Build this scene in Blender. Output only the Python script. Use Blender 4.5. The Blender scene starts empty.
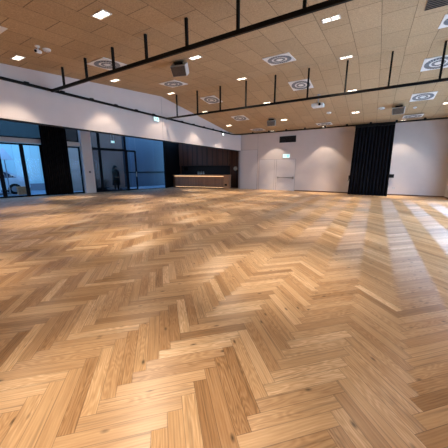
import bpy, bmesh, math, random
from mathutils import Vector, Matrix

# ------------------------------------------------------------------ camera
SC = bpy.context.scene
COL = SC.collection
cam_d = bpy.data.cameras.new('camera')
cam = bpy.data.objects.new('camera', cam_d)
COL.objects.link(cam)
cam.location = (0, 0, 1.45)
cam.rotation_euler = (math.radians(90 - 12.42), 0, math.radians(30.934))
cam_d.sensor_width = 36
cam_d.lens = 247.2 / 448 * 36
cam_d.clip_start = 0.05
cam_d.clip_end = 300
SC.camera = cam

# ------------------------------------------------------------------ world, exposure, daylight
SC.view_settings.view_transform = 'Standard'
SC.view_settings.look = 'None'
SC.view_settings.gamma = 1
SC.view_settings.exposure = 0.0
SKY_COLOR = (0.20, 0.48, 1.0)
SKY_STRENGTH = 3.7
SPOT_W = 305.0
FILL_SPOT_W = 300.0
SPOT_COLOR = (1.0, 0.81, 0.62)
DAY_W = 500.0

w = bpy.data.worlds.new('world')
SC.world = w
w.use_nodes = True
wn = w.node_tree.nodes
wl = w.node_tree.links
bg = wn['Background']
tc = wn.new('ShaderNodeTexCoord')
sep = wn.new('ShaderNodeSeparateXYZ')
ramp = wn.new('ShaderNodeValToRGB')
wl.new(tc.outputs['Generated'], sep.inputs[0])
wl.new(sep.outputs['Z'], ramp.inputs[0])
ramp.color_ramp.elements[0].position = 0.0
ramp.color_ramp.elements[0].color = (0.36, 0.72, 1.0, 1)
ramp.color_ramp.elements[1].position = 0.6
ramp.color_ramp.elements[1].color = (0.14, 0.36, 0.85, 1)
wl.new(ramp.outputs[0], bg.inputs['Color'])
bg.inputs['Strength'].default_value = SKY_STRENGTH

# overcast daylight coming in through the tall windows of the right-hand wall
for yy in (7.0, 12.4):
    L = bpy.data.lights.new('window_daylight', 'AREA')
    L.shape = 'RECTANGLE'
    L.size = 2.6
    L.size_y = 4.6
    L.energy = DAY_W if yy < 10 else DAY_W * 0.66
    L.color = (0.64, 0.74, 1.0)
    lo = bpy.data.objects.new('window_daylight', L)
    COL.objects.link(lo)
    lo.location = (3.75, yy, 1.5)
    lo.rotation_euler = (0, math.radians(90), 0)

# ------------------------------------------------------------------ helpers
class MB:
    """collects shapes and links them as one mesh object"""
    def __init__(s):
        s.bm = bmesh.new()
    def box(s, c, d, rz=0.0, M=None, bev=0.0):
        r = bmesh.ops.create_cube(s.bm, size=1)
        vs = r['verts']
        m = Matrix.Translation(Vector(c)) @ Matrix.Rotation(rz, 4, 'Z') @ Matrix.Diagonal((d[0], d[1], d[2], 1))
        if M is not None:
            m = M @ m
        bmesh.ops.transform(s.bm, matrix=m, verts=vs)
        if bev:
            es = {e for v in vs for e in v.link_edges}
            bmesh.ops.bevel(s.bm, geom=list(es), offset=bev, segments=2, affect='EDGES', profile=0.6)
        return s
    def span(s, a, b):
        a = Vector(a); b = Vector(b)
        return s.box((a + b) / 2, [abs(b[i] - a[i]) for i in range(3)])
    def cyl(s, a, b, r, r2=None, seg=12, cap=True):
        a = Vector(a); b = Vector(b)
        d = b - a
        q = d.to_track_quat('Z', 'Y').to_matrix().to_4x4()
        res = bmesh.ops.create_cone(s.bm, cap_ends=cap, segments=seg, radius1=r, radius2=r if r2 is None else r2, depth=d.length)
        bmesh.ops.transform(s.bm, matrix=Matrix.Translation((a + b) / 2) @ q, verts=res['verts'])
        return s
    def sphere(s, c, r, sc=(1, 1, 1), seg=16):
        res = bmesh.ops.create_uvsphere(s.bm, u_segments=seg, v_segments=max(6, seg // 2), radius=r)
        bmesh.ops.transform(s.bm, matrix=Matrix.Translation(Vector(c)) @ Matrix.Diagonal((sc[0], sc[1], sc[2], 1)), verts=res['verts'])
        return s
    def lathe(s, prof, c=(0, 0, 0), seg=20):
        rings = []
        for r, z in prof:
            rings.append([s.bm.verts.new((c[0] + r * math.cos(2 * math.pi * i / seg), c[1] + r * math.sin(2 * math.pi * i / seg), c[2] + z)) for i in range(seg)])
        for k in range(len(rings) - 1):
            for i in range(seg):
                j = (i + 1) % seg
                s.bm.faces.new((rings[k][i], rings[k][j], rings[k + 1][j], rings[k + 1][i]))
        for rg, rev in ((rings[0], True), (rings[-1], False)):
            try:
                s.bm.faces.new(list(reversed(rg)) if rev else rg)
            except ValueError:
                pass
        return s
    def ring(s, r0, r1, z0, z1, seg=40):
        prof = [(r0, z0), (r1, z0), (r1, z1), (r0, z1)]
        rings = [[s.bm.verts.new((r * math.cos(2 * math.pi * i / seg), r * math.sin(2 * math.pi * i / seg), z)) for i in range(seg)] for r, z in prof]
        for k in range(4):
            for i in range(seg):
                j = (i + 1) % seg
                s.bm.faces.new((rings[k][i], rings[k][j], rings[(k + 1) % 4][j], rings[(k + 1) % 4][i]))
        return s
    def prism(s, pts, a, b, axis='X'):
        """closed 2-D outline pts extruded from a to b along an axis"""
        def P(u, v, t):
            return {'X': (t, u, v), 'Y': (u, t, v), 'Z': (u, v, t)}[axis]
        A = [s.bm.verts.new(P(u, v, a)) for u, v in pts]
        B = [s.bm.verts.new(P(u, v, b)) for u, v in pts]
        n = len(pts)
        s.bm.faces.new(A)
        s.bm.faces.new(list(reversed(B)))
        for i in range(n):
            j = (i + 1) % n
            s.bm.faces.new((A[j], A[i], B[i], B[j]))
        return s
    def mesh(s, name, mat, smooth=False):
        bmesh.ops.recalc_face_normals(s.bm, faces=s.bm.faces)
        me = bpy.data.meshes.new(name)
        s.bm.to_mesh(me)
        s.bm.free()
        if mat:
            me.materials.append(mat)
        if smooth:
            for p in me.polygons:
                p.use_smooth = True
        return me
    def build(s, name, mat, parent=None, smooth=False, loc=None, rz=None):
        o = bpy.data.objects.new(name, s.mesh(name, mat, smooth))
        COL.objects.link(o)
        if parent:
            o.parent = parent
        if loc is not None:
            o.location = loc
        if rz is not None:
            o.rotation_euler = (0, 0, rz)
        return o

def tag(o, label=None, cat=None, group=None, kind=None):
    if label: o['label'] = label
    if cat: o['category'] = cat
    if group: o['group'] = group
    if kind: o['kind'] = kind
    return o

def empty(name, loc=(0, 0, 0), rot=(0, 0, 0)):
    o = bpy.data.objects.new(name, None)
    COL.objects.link(o)
    o.location = loc
    o.rotation_euler = rot
    return o

def copy_tree(o, parent=None):
    c = o.copy()
    COL.objects.link(c)
    c.parent = parent
    for ch in list(o.children):
        copy_tree(ch, c)
    return c

# ------------------------------------------------------------------ materials
def mat(name, color, rough=0.6, metal=0.0, spec=0.5, emit=None, es=0.0, sheen=0.0, noise=0.0, nscale=8.0, bump=0.0):
    m = bpy.data.materials.new(name)
    m.use_nodes = True
    n = m.node_tree.nodes
    l = m.node_tree.links
    p = n['Principled BSDF']
    p.inputs['Base Color'].default_value = (*color, 1)
    p.inputs['Roughness'].default_value = rough
    p.inputs['Metallic'].default_value = metal
    p.inputs['Specular IOR Level'].default_value = spec
    if sheen:
        p.inputs['Sheen Weight'].default_value = sheen
    if emit:
        p.inputs['Emission Color'].default_value = (*emit, 1)
        p.inputs['Emission Strength'].default_value = es
    if noise or bump:
        t = n.new('ShaderNodeTexCoord')
        q = n.new('ShaderNodeTexNoise')
        q.inputs['Scale'].default_value = nscale
        q.inputs['Detail'].default_value = 5
        l.new(t.outputs['Object'], q.inputs['Vector'])
        if noise:
            r = n.new('ShaderNodeValToRGB')
            r.color_ramp.elements[0].position = 0.3
            r.color_ramp.elements[1].position = 0.7
            r.color_ramp.elements[0].color = tuple(c * (1 - noise) for c in color) + (1,)
            r.color_ramp.elements[1].color = tuple(min(1, c * (1 + noise)) for c in color) + (1,)
            l.new(q.outputs['Fac'], r.inputs[0])
            l.new(r.outputs[0], p.inputs['Base Color'])
        if bump:
            b = n.new('ShaderNodeBump')
            b.inputs['Strength'].default_value = bump
            b.inputs['Distance'].default_value = 0.01
            l.new(q.outputs['Fac'], b.inputs['Height'])
            l.new(b.outputs[0], p.inputs['Normal'])
    return m

M_PLASTER = mat('white_plaster', (0.58, 0.522, 0.508), 0.75, noise=0.02, nscale=3, bump=0.02)
M_DOOR = mat('white_door_paint', (0.60, 0.57, 0.585), 0.5, noise=0.01)
M_REVEAL = mat('door_gap', (0.30, 0.28, 0.30), 0.8)
M_BLACK = mat('black_steel', (0.005, 0.0045, 0.0045), 0.6, spec=0.15)
M_FRAME = mat('black_window_frame', (0.004, 0.0045, 0.006), 0.6, spec=0.08, noise=0.1)
M_CURT = mat('black_velvet', (0.004, 0.004, 0.006), 0.9, spec=0.1, sheen=0.015, noise=0.2, nscale=30)
M_WHITE = mat('white_metal', (0.72, 0.71, 0.70), 0.4)
M_SLOT = mat('dark_slots', (0.09, 0.10, 0.12), 0.7)
M_GREY = mat('mid_grey_metal', (0.30, 0.30, 0.31), 0.5)
M_LAMP = mat('lamp_lens', (0.9, 0.85, 0.75), 0.3, emit=(1.0, 0.86, 0.66), es=6.0)
M_TRACKLAMP = mat('track_lamp_lens', (0.9, 0.9, 0.9), 0.3, emit=(0.9, 0.97, 1.0), es=5.0)
M_EXIT = mat('exit_panel', (0.6, 0.8, 0.8), 0.4, emit=(0.55, 0.92, 1.0), es=1.05)
M_EXITG = mat('exit_pictogram', (0.05, 0.4, 0.3), 0.4, emit=(0.10, 0.55, 0.45), es=0.7)
M_LED = mat('warm_led_strip', (1, 0.8, 0.5), 0.4, emit=(1.0, 0.60, 0.30), es=2.2)
M_GRILLE = mat('speaker_cloth', (0.10, 0.078, 0.062), 0.9, noise=0.3, nscale=60, bump=0.3)
M_BRASS = mat('steel_handle', (0.35, 0.34, 0.33), 0.3, metal=0.9)
M_DARKWALL = mat('black_panel', (0.004, 0.0035, 0.0035), 0.7, spec=0.1, noise=0.1)
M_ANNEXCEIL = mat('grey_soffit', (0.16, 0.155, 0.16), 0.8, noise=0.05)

def glass(name, tint, refl=0.06):
    m = bpy.data.materials.new(name)
    m.use_nodes = True
    n = m.node_tree.nodes
    l = m.node_tree.links
    n.remove(n['Principled BSDF'])
    o = n['Material Output']
    t = n.new('ShaderNodeBsdfTransparent')
    t.inputs[0].default_value = (*tint, 1)
    g = n.new('ShaderNodeBsdfGlossy')
    g.inputs['Roughness'].default_value = 0.02
    f = n.new('ShaderNodeFresnel')
    f.inputs['IOR'].default_value = 1.45
    mx = n.new('ShaderNodeMixShader')
    fm_ = n.new('ShaderNodeMath'); fm_.operation = 'MULTIPLY'; fm_.inputs[1].default_value = 0.12
    l.new(f.outputs[0], fm_.inputs[0])
    l.new(fm_.outputs[0], mx.inputs[0])
    l.new(t.outputs[0], mx.inputs[1])
    l.new(g.outputs[0], mx.inputs[2])
    l.new(mx.outputs[0], o.inputs[0])
    return m

M_GLASS = glass('window_glass', (0.85, 0.92, 0.95))
M_DUSK = glass('dusky_glass', (0.26, 0.26, 0.27))
M_SMOKE = glass('tinted_glass', (0.50, 0.50, 0.52))

def slat_mat(name, c1, c2, pitch, axis=0, rough=0.5, groove=0.25, gw=0.12):
    """vertical wooden boards: narrow grooves and grain along Z, in object space"""
    m = bpy.data.materials.new(name)
    m.use_nodes = True
    n = m.node_tree.nodes
    l = m.node_tree.links
    p = n['Principled BSDF']
    p.inputs['Roughness'].default_value = rough
    t = n.new('ShaderNodeTexCoord')
    s = n.new('ShaderNodeSeparateXYZ')
    l.new(t.outputs['Object'], s.inputs[0])
    dv = n.new('ShaderNodeMath'); dv.operation = 'DIVIDE'; dv.inputs[1].default_value = pitch
    l.new(s.outputs[axis], dv.inputs[0])
    fl = n.new('ShaderNodeMath'); fl.operation = 'FLOOR'; l.new(dv.outputs[0], fl.inputs[0])
    fr = n.new('ShaderNodeMath'); fr.operation = 'FRACT'; l.new(dv.outputs[0], fr.inputs[0])
    wn_ = n.new('ShaderNodeTexWhiteNoise'); wn_.noise_dimensions = '1D'; l.new(fl.outputs[0], wn_.inputs['W'])
    mp = n.new('ShaderNodeMapping'); mp.inputs['Scale'].default_value = (30, 30, 1.5)
    l.new(t.outputs['Object'], mp.inputs[0])
    no = n.new('ShaderNodeTexNoise'); no.inputs['Scale'].default_value = 1.0; no.inputs['Detail'].default_value = 4
    l.new(mp.outputs[0], no.inputs['Vector'])
    ad = n.new('ShaderNodeMath'); ad.operation = 'ADD'; l.new(wn_.outputs[0], ad.inputs[0]); l.new(no.outputs['Fac'], ad.inputs[1])
    hf = n.new('ShaderNodeMath'); hf.operation = 'MULTIPLY'; hf.inputs[1].default_value = 0.5; l.new(ad.outputs[0], hf.inputs[0])
    mx = n.new('ShaderNodeMix'); mx.data_type = 'RGBA'
    mx.inputs[6].default_value = (*c1, 1); mx.inputs[7].default_value = (*c2, 1)
    l.new(hf.outputs[0], mx.inputs[0])
    lt = n.new('ShaderNodeMath'); lt.operation = 'LESS_THAN'; lt.inputs[1].default_value = gw; l.new(fr.outputs[0], lt.inputs[0])
    m2 = n.new('ShaderNodeMix'); m2.data_type = 'RGBA'
    m2.inputs[7].default_value = (c1[0] * groove, c1[1] * groove, c1[2] * groove, 1)
    l.new(lt.outputs[0], m2.inputs[0]); l.new(mx.outputs[2], m2.inputs[6])
    l.new(m2.outputs[2], p.inputs['Base Color'])
    return m

M_WALNUT = slat_mat('dark_walnut', (0.075, 0.030, 0.018), (0.13, 0.052, 0.030), 0.43)
M_BARFRONT = slat_mat('bar_front_slats', (0.20, 0.10, 0.06), (0.34, 0.18, 0.11), 0.11)
M_BARTOP = slat_mat('bar_top_wood', (0.30, 0.15, 0.08), (0.42, 0.22, 0.12), 5.0)

# ---- oak parquet: every board is a face with its own direction, tone and grain
def oak():
    m = bpy.data.materials.new('oak_herringbone')
    m.use_nodes = True
    n = m.node_tree.nodes
    l = m.node_tree.links
    p = n['Principled BSDF']
    uv = n.new('ShaderNodeUVMap'); uv.uv_map = 'board'
    s = n.new('ShaderNodeSeparateXYZ'); l.new(uv.outputs[0], s.inputs[0])
    at = n.new('ShaderNodeAttribute'); at.attribute_name = 'tone'
    def math_(op, a, b=None, c=None):
        q = n.new('ShaderNodeMath'); q.operation = op
        for i, x in enumerate((a, b, c)):
            if x is None: continue
            if isinstance(x, (int, float)): q.inputs[i].default_value = x
            else: l.new(x, q.inputs[i])
        return q.outputs[0]
    def comb(a, b, c):
        q = n.new('ShaderNodeCombineXYZ')
        for i, x in enumerate((a, b, c)):
            if isinstance(x, (int, float)): q.inputs[i].default_value = x
            else: l.new(x, q.inputs[i])
        return q.outputs[0]
    r = at.outputs['Fac']
    r100 = math_('MULTIPLY', r, 137.0)
    v = comb(math_('MULTIPLY', s.outputs[0], 2.2), math_('MULTIPLY', s.outputs[1], 34.0), r100)
    # fine grain
    g1 = n.new('ShaderNodeTexNoise'); g1.inputs['Scale'].default_value = 1.6; g1.inputs['Detail'].default_value = 6; g1.inputs['Roughness'].default_value = 0.65
    l.new(v, g1.inputs['Vector'])
    # broad figure
    v2 = comb(math_('MULTIPLY', s.outputs[0], 3.0), math_('MULTIPLY', s.outputs[1], 12.0), math_('ADD', r100, 5.0))
    g2 = n.new('ShaderNodeTexWave'); g2.wave_type = 'BANDS'; g2.bands_direction = 'Y'
    g2.inputs['Scale'].default_value = 1.6; g2.inputs['Distortion'].default_value = 6.0; g2.inputs['Detail'].default_value = 3; g2.inputs['Detail Scale'].default_value = 0.7
    l.new(v2, g2.inputs['Vector'])
    # cathedral figure: contour lines of a stretched noise
    cn = n.new('ShaderNodeTexNoise'); cn.inputs['Scale'].default_value = 1.0; cn.inputs['Detail'].default_value = 1.5
    l.new(comb(math_('MULTIPLY', s.outputs[0], 2.0), math_('MULTIPLY', s.outputs[1], 11.0), math_('ADD', r100, 21.0)), cn.inputs['Vector'])
    cont = math_('SINE', math_('MULTIPLY', cn.outputs['Fac'], 85.0))
    r2 = math_('FRACT', math_('MULTIPLY', r, 77.7))
    camp = math_('MULTIPLY', math_('GREATER_THAN', r2, 0.35), 0.085)
    cont = math_('MULTIPLY', cont, camp)
    # board tone ramp
    cr = n.new('ShaderNodeValToRGB')
    e = cr.color_ramp.elements
    e[0].position = 0.0; e[0].color = (0.19, 0.095, 0.036, 1)
    e[1].position = 1.0; e[1].color = (0.80, 0.60, 0.385, 1)
    x = e.new(0.35); x.color = (0.385, 0.225, 0.107, 1)
    x = e.new(0.72); x.color = (0.58, 0.385, 0.21, 1)
    mixf = math_('ADD', math_('ADD', math_('MULTIPLY', r, 0.52), 0.07), math_('ADD', math_('MULTIPLY', g1.outputs['Fac'], 0.62), math_('ADD', cont, math_('MULTIPLY', g2.outputs['Fac'], 0.10))))
    l.new(math_('SUBTRACT', mixf, 0.17), cr.inputs[0])
    # streaks
    st = n.new('ShaderNodeTexNoise'); st.inputs['Scale'].default_value = 1.0; st.inputs['Detail'].default_value = 3
    l.new(comb(math_('MULTIPLY', s.outputs[0], 1.2), math_('MULTIPLY', s.outputs[1], 55.0), math_('ADD', r100, 9.0)), st.inputs['Vector'])
    stf = n.new('ShaderNodeMapRange'); stf.inputs[1].default_value = 0.56; stf.inputs[2].default_value = 0.76; stf.inputs[3].default_value = 1.0; stf.inputs[4].default_value = 0.55
    l.new(st.outputs['Fac'], stf.inputs[0])
    # knots
    vo = n.new('ShaderNodeTexVoronoi'); vo.inputs['Scale'].default_value = 1.0; vo.inputs['Randomness'].default_value = 1.0
    l.new(comb(math_('MULTIPLY', s.outputs[0], 4.2), math_('MULTIPLY', s.outputs[1], 9.0), math_('MULTIPLY', r, 333.0)), vo.inputs['Vector'])
    kn = n.new('ShaderNodeMapRange'); kn.inputs[1].default_value = 0.03; kn.inputs[2].default_value = 0.15; kn.inputs[3].default_value = 0.25; kn.inputs[4].default_value = 1.0
    l.new(vo.outputs['Distance'], kn.inputs[0])
    dark = math_('MULTIPLY', stf.outputs[0], kn.outputs[0])
    # seams
    W, LN = 0.092, 0.604
    dv_ = math_('MINIMUM', s.outputs[1], math_('SUBTRACT', W, s.outputs[1]))
    du_ = math_('MINIMUM', s.outputs[0], math_('SUBTRACT', LN, s.outputs[0]))
    dd = math_('MINIMUM', dv_, du_)
    sm = n.new('ShaderNodeMapRange'); sm.inputs[1].default_value = 0.0006; sm.inputs[2].default_value = 0.0022; sm.inputs[3].default_value = 0.42; sm.inputs[4].default_value = 1.0
    l.new(dd, sm.inputs[0])
    dark2 = math_('MULTIPLY', dark, sm.outputs[0])
    mm = n.new('ShaderNodeMix'); mm.data_type = 'RGBA'; mm.blend_type = 'MULTIPLY'; mm.inputs[0].default_value = 1.0
    l.new(cr.outputs[0], mm.inputs[6])
    l.new(comb(dark2, dark2, dark2), mm.inputs[7])
    l.new(mm.outputs[2], p.inputs['Base Color'])
    # satin oil finish, brushed along each board
    ro = n.new('ShaderNodeMapRange'); ro.inputs[3].default_value = 0.40; ro.inputs[4].default_value = 0.52
    l.new(g1.outputs['Fac'], ro.inputs[0])
    l.new(ro.outputs[0], p.inputs['Roughness'])
    p.inputs['Specular IOR Level'].default_value = 0.75
    p.inputs['Anisotropic'].default_value = 0.95
    p.inputs['Anisotropic Rotation'].default_value = 0.25
    tg = n.new('ShaderNodeTangent'); tg.direction_type = 'UV_MAP'; tg.uv_map = 'board'
    l.new(tg.outputs[0], p.inputs['Tangent'])
    b = n.new('ShaderNodeBump'); b.inputs['Strength'].default_value = 0.12; b.inputs['Distance'].default_value = 0.002
    l.new(g1.outputs['Fac'], b.inputs['Height'])
    l.new(b.outputs[0], p.inputs['Normal'])
    return m
M_OAK = oak()

# ---- ceiling: pressed wood-wool panels, 0.575 x 1.2 m, staggered
def woodwool():
    m = bpy.data.materials.new('wood_fibre_ceiling')
    m.use_nodes = True
    n = m.node_tree.nodes
    l = m.node_tree.links
    p = n['Principled BSDF']
    p.inputs['Roughness'].default_value = 0.8
    p.inputs['Specular IOR Level'].default_value = 0.3
    def math_(op, a, b=None):
        q = n.new('ShaderNodeMath'); q.operation = op
        for i, x in enumerate((a, b)):
            if x is None: continue
            if isinstance(x, (int, float)): q.inputs[i].default_value = x
            else: l.new(x, q.inputs[i])
        return q.outputs[0]
    t = n.new('ShaderNodeTexCoord')
    s = n.new('ShaderNodeSeparateXYZ'); l.new(t.outputs['Object'], s.inputs[0])
    cx = math_('DIVIDE', math_('ADD', s.outputs[0], 100.0 * 0.58 + 0.82), 0.58)
    col = math_('FLOOR', cx)
    fx = math_('FRACT', cx)
    odd = math_('MODULO', col, 2.0)
    cy = math_('DIVIDE', math_('ADD', math_('ADD', s.outputs[1], 120.0 - 2.45), math_('MULTIPLY', odd, 0.6)), 1.2)
    row = math_('FLOOR', cy)
    fy = math_('FRACT', cy)
    wn_ = n.new('ShaderNodeTexWhiteNoise'); wn_.noise_dimensions = '2D'
    cb = n.new('ShaderNodeCombineXYZ'); l.new(col, cb.inputs[0]); l.new(row, cb.inputs[1]); l.new(cb.outputs[0], wn_.inputs['Vector'])
    no = n.new('ShaderNodeTexNoise'); no.inputs['Scale'].default_value = 38; no.inputs['Detail'].default_value = 4; no.inputs['Roughness'].default_value = 0.7
    l.new(t.outputs['Object'], no.inputs['Vector'])
    f = math_('ADD', math_('ADD', math_('MULTIPLY', wn_.outputs[0], 0.10), 0.10), math_('SUBTRACT', math_('MULTIPLY', no.outputs['Fac'], 1.3), 0.27))
    cr = n.new('ShaderNodeValToRGB')
    e = cr.color_ramp.elements
    e[0].position = 0.2; e[0].color = (0.26, 0.175, 0.097, 1)
    e[1].position = 0.85; e[1].color = (0.54, 0.385, 0.228, 1)
    l.new(f, cr.inputs[0])
    # joints
    ex = math_('MULTIPLY', math_('MINIMUM', fx, math_('SUBTRACT', 1.0, fx)), 0.58)
    ey = math_('MULTIPLY', math_('MINIMUM', fy, math_('SUBTRACT', 1.0, fy)), 1.2)
    a = n.new('ShaderNodeMapRange'); a.inputs[1].default_value = 0.004; a.inputs[2].default_value = 0.010; a.inputs[3].default_value = 0.48; a.inputs[4].default_value = 1.0
    l.new(ex, a.inputs[0])
    b = n.new('ShaderNodeMapRange'); b.inputs[1].default_value = 0.004; b.inputs[2].default_value = 0.012; b.inputs[3].default_value = 0.38; b.inputs[4].default_value = 1.0
    l.new(ey, b.inputs[0])
    d = math_('MULTIPLY', a.outputs[0], b.outputs[0])
    mm = n.new('ShaderNodeMix'); mm.data_type = 'RGBA'; mm.blend_type = 'MULTIPLY'; mm.inputs[0].default_value = 1.0
    cc = n.new('ShaderNodeCombineXYZ')
    for i in range(3): l.new(d, cc.inputs[i])
    l.new(cr.outputs[0], mm.inputs[6]); l.new(cc.outputs[0], mm.inputs[7])
    l.new(mm.outputs[2], p.inputs['Base Color'])
    bu = n.new('ShaderNodeBump'); bu.inputs['Strength'].default_value = 0.25; bu.inputs['Distance'].default_value = 0.004
    l.new(no.outputs['Fac'], bu.inputs['Height']); l.new(bu.outputs[0], p.inputs['Normal'])
    return m
M_CEIL = woodwool()

# ------------------------------------------------------------------ structure
XH = -8.9          # face of the white wall band above the annex opening
YF = 17.3          # far wall
XR = 3.28          # right wall
YB = -3.5          # wall behind the camera
ZH = 2.82          # underside of the white band
def wx(y):         # the slightly slanted outer glass front of the annex
    return -16.4 + 0.2 * (y - 5.0)
WANG = math.atan2(1, 0.2)   # direction of that front (its local x runs away from the camera)

def floor():
    W, LN = 0.092, 0.604
    bm = bmesh.new()
    uvl = bm.loops.layers.uv.new('board')
    tone = bm.faces.layers.float.new('tone')
    rnd = random.Random(11)
    s2 = math.sqrt(2)
    X0, Y0 = 0.416, 1.686
    c45 = 1 / s2
    def quad(u0, v0, u1, v1, along_u):
        cx = ((u0 + u1) / 2 - (v0 + v1) / 2) * c45 + X0
        cy = ((u0 + u1) / 2 + (v0 + v1) / 2) * c45 + Y0
        if cx < -17.6 or cx > 3.8 or cy < YB - 0.4 or cy > 18.9:
            return
        P = [(u0, v0), (u1, v0), (u1, v1), (u0, v1)]
        vs = [bm.verts.new(((u - v) * c45 + X0, (u + v) * c45 + Y0, 0)) for u, v in P]
        f = bm.faces.new(vs)
        f[tone] = min(1.0, max(0.0, rnd.gauss(0.5, 0.26)))
        flip = rnd.random() < 0.5
        for lp, (u, v) in zip(f.loops, P):
            a, b = (u - u0, v - v0) if along_u else (v - v0, u - u0)
            if flip:
                a, b = LN - a, W - b
            lp[uvl].uv = (a, b)
    for m in range(-25, 8):
        for k in range(-170, 190):
            u = m * LN + k * W
            v = -m * LN + k * W
            quad(u, v, u + LN, v + W, True)
            quad(u + LN, v + W - LN, u + LN + W, v + W, False)
    def cut(co, no):
        g = list(bm.verts) + list(bm.edges) + list(bm.faces)
        bmesh.ops.bisect_plane(bm, geom=g, plane_co=co, plane_no=no, clear_outer=True)
    cut((XR + 0.02, 0, 0), (1, 0, 0))
    cut((0, YB - 0.02, 0), (0, -1, 0))
    cut((0, 18.3, 0), (0, 1, 0))
    cut((-16.46, 5, 0), (-1, 0.2, 0))
    me = bpy.data.meshes.new('floor')
    bm.to_mesh(me); bm.free()
    me.materials.append(M_OAK)
    o = bpy.data.objects.new('floor', me)
    COL.objects.link(o)
    tag(o, 'oiled oak herringbone parquet floor of the hall', kind='structure')
floor()
sb = MB(); sb.span((-17.6, YB - 0.2, -0.3), (XR + 0.3, 18.6, -0.012))
tag(sb.build('floor_slab', M_GREY), 'concrete slab beneath the parquet', kind='structure')

# folded ceiling: rises to a ridge above the second pipe, falls to a flat strip by the far wall
def zc(y):
    if y < 9.2: return 3.93 + 0.09 * y
    if y < 15.5: return 4.758 + (y - 9.2) * (3.95 - 4.758) / 6.3
    return 3.95
prof = [(y, zc(y)) for y in (YB - 0.1, 9.2, 15.5, YF + 0.1)]
cm = MB(); cm.prism(prof + [(y, z + 0.15) for y, z in reversed(prof)], XH - 0.12, XR + 0.1)
tag(cm.build('ceiling', M_CEIL), 'wood fibre panel ceiling folded to a low ridge', kind='structure')
am = MB(); am.prism([(-17.4, YB), (XH - 0.05, YB), (XH - 0.05, 18.5), (-13.4, 18.5)], 3.92, 4.06, 'Z')
tag(am.build('ceiling_annex', M_ANNEXCEIL), 'dim grey ceiling of the annex behind the white band', kind='structure')

hm = MB(); 
pr = [(YB, ZH), (YF + 0.9, ZH), (YF + 0.9, 4.0)] + [(YF + .05, 4.0), (15.5, 4.02), (9.2, 4.85), (YB, zc(YB) + .08)]
hm.prism(pr, XH - 0.16, XH)
tag(hm.build('wall_left', M_PLASTER), 'white plaster band above the annex opening', kind='structure')
sh = MB(); sh.span((XH - 0.17, YB, ZH - 0.03), (XH + 0.004, YF, ZH + 0.001))
tag(sh.build('trim_1', M_BLACK), 'thin dark edge trim along the underside of the white band', kind='structure')
jt = MB(); jt.span((XH, 9.17, ZH + 0.05), (XH + 0.004, 9.185, 4.7))
tag(jt.build('trim_2', M_REVEAL), 'hairline vertical joint in the white band', kind='structure')

fm = MB(); fm.span((XH - 0.16, YF, 0), (XR + 0.25, YF + 0.2, 4.0))
tag(fm.build('wall_far', M_PLASTER), 'white far wall of the hall', kind='structure')
bk = MB(); bk.span((-17.6, YB - 0.2, 0), (XR + 0.25, YB, 4.3))
tag(bk.build('wall_back', M_PLASTER), 'white wall behind the viewpoint', kind='structure')

# right wall: piers and spandrels around tall windows, the bay nearest the far wall is solid
rw = MB()
rw.span((XR, 15.6, 0), (XR + 0.25, YF, 4.0))
rw.span((XR, YB, 2.75), (XR + 0.25, 15.6, 5.0))
for y0, y1 in ((YB, 4.5), (9.5, 9.9)):
    rw.span((XR, y0, 0), (XR + 0.25, y1, 2.75))
tag(rw.build('wall_right', M_PLASTER), 'white right wall with tall window openings', kind='structure')
wi = 0
def window(name, a, b, z0, z1, th=0.07, n=1, rails=(), glass_m=None, label='', depth=0.08, closed=(1, 1, 1, 1), side=0.0):
    """framed glass between plan points a and b; children: panes"""
    a = Vector((a[0], a[1], 0)); b = Vector((b[0], b[1], 0))
    L = (b - a).length
    rz = math.atan2(b.y - a.y, b.x - a.x)
    f = MB()
    if closed[0]: f.span((0, -depth / 2, z0), (th, depth / 2, z1))
    if closed[1]: f.span((L - th, -depth / 2, z0), (L, depth / 2, z1))
    if closed[2]: f.span((th * .99, -depth / 2, z0), (L - th * .99, depth / 2, z0 + th))
    if closed[3]: f.span((th * .99, -depth / 2, z1 - th), (L - th * .99, depth / 2, z1))
    for i in range(1, n):
        x = L * i / n
        f.span((x - th / 2, -depth / 2, z0 + th), (x + th / 2, depth / 2, z1 - th))
    for zr in rails:
        f.span((th, -depth / 2, zr - th / 2), (L - th, depth / 2, zr + th / 2))
    o = f.build(name, M_FRAME, loc=(a.x, a.y, 0), rz=rz)
    tag(o, label, kind='structure')
    g = MB(); g.span((th * .8, -0.006, z0 + th * .8), (L - th * .8, 0.006, z1 - th * .8))
    g.build('pane', glass_m or M_GLASS, o)
    return o
k = 1
for y0, y1 in ((4.5, 9.5), (9.9, 15.6)):
    window('window_%d' % k, (XR + 0.1, y0), (XR + 0.1, y1), 0.02, 2.75, n=4, label='tall black framed window bay in the right wall')
    k += 1

# ---- annex glass front
def wp(y, off=0.0):
    return (wx(y) - off, y + 0.2 * off)
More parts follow.
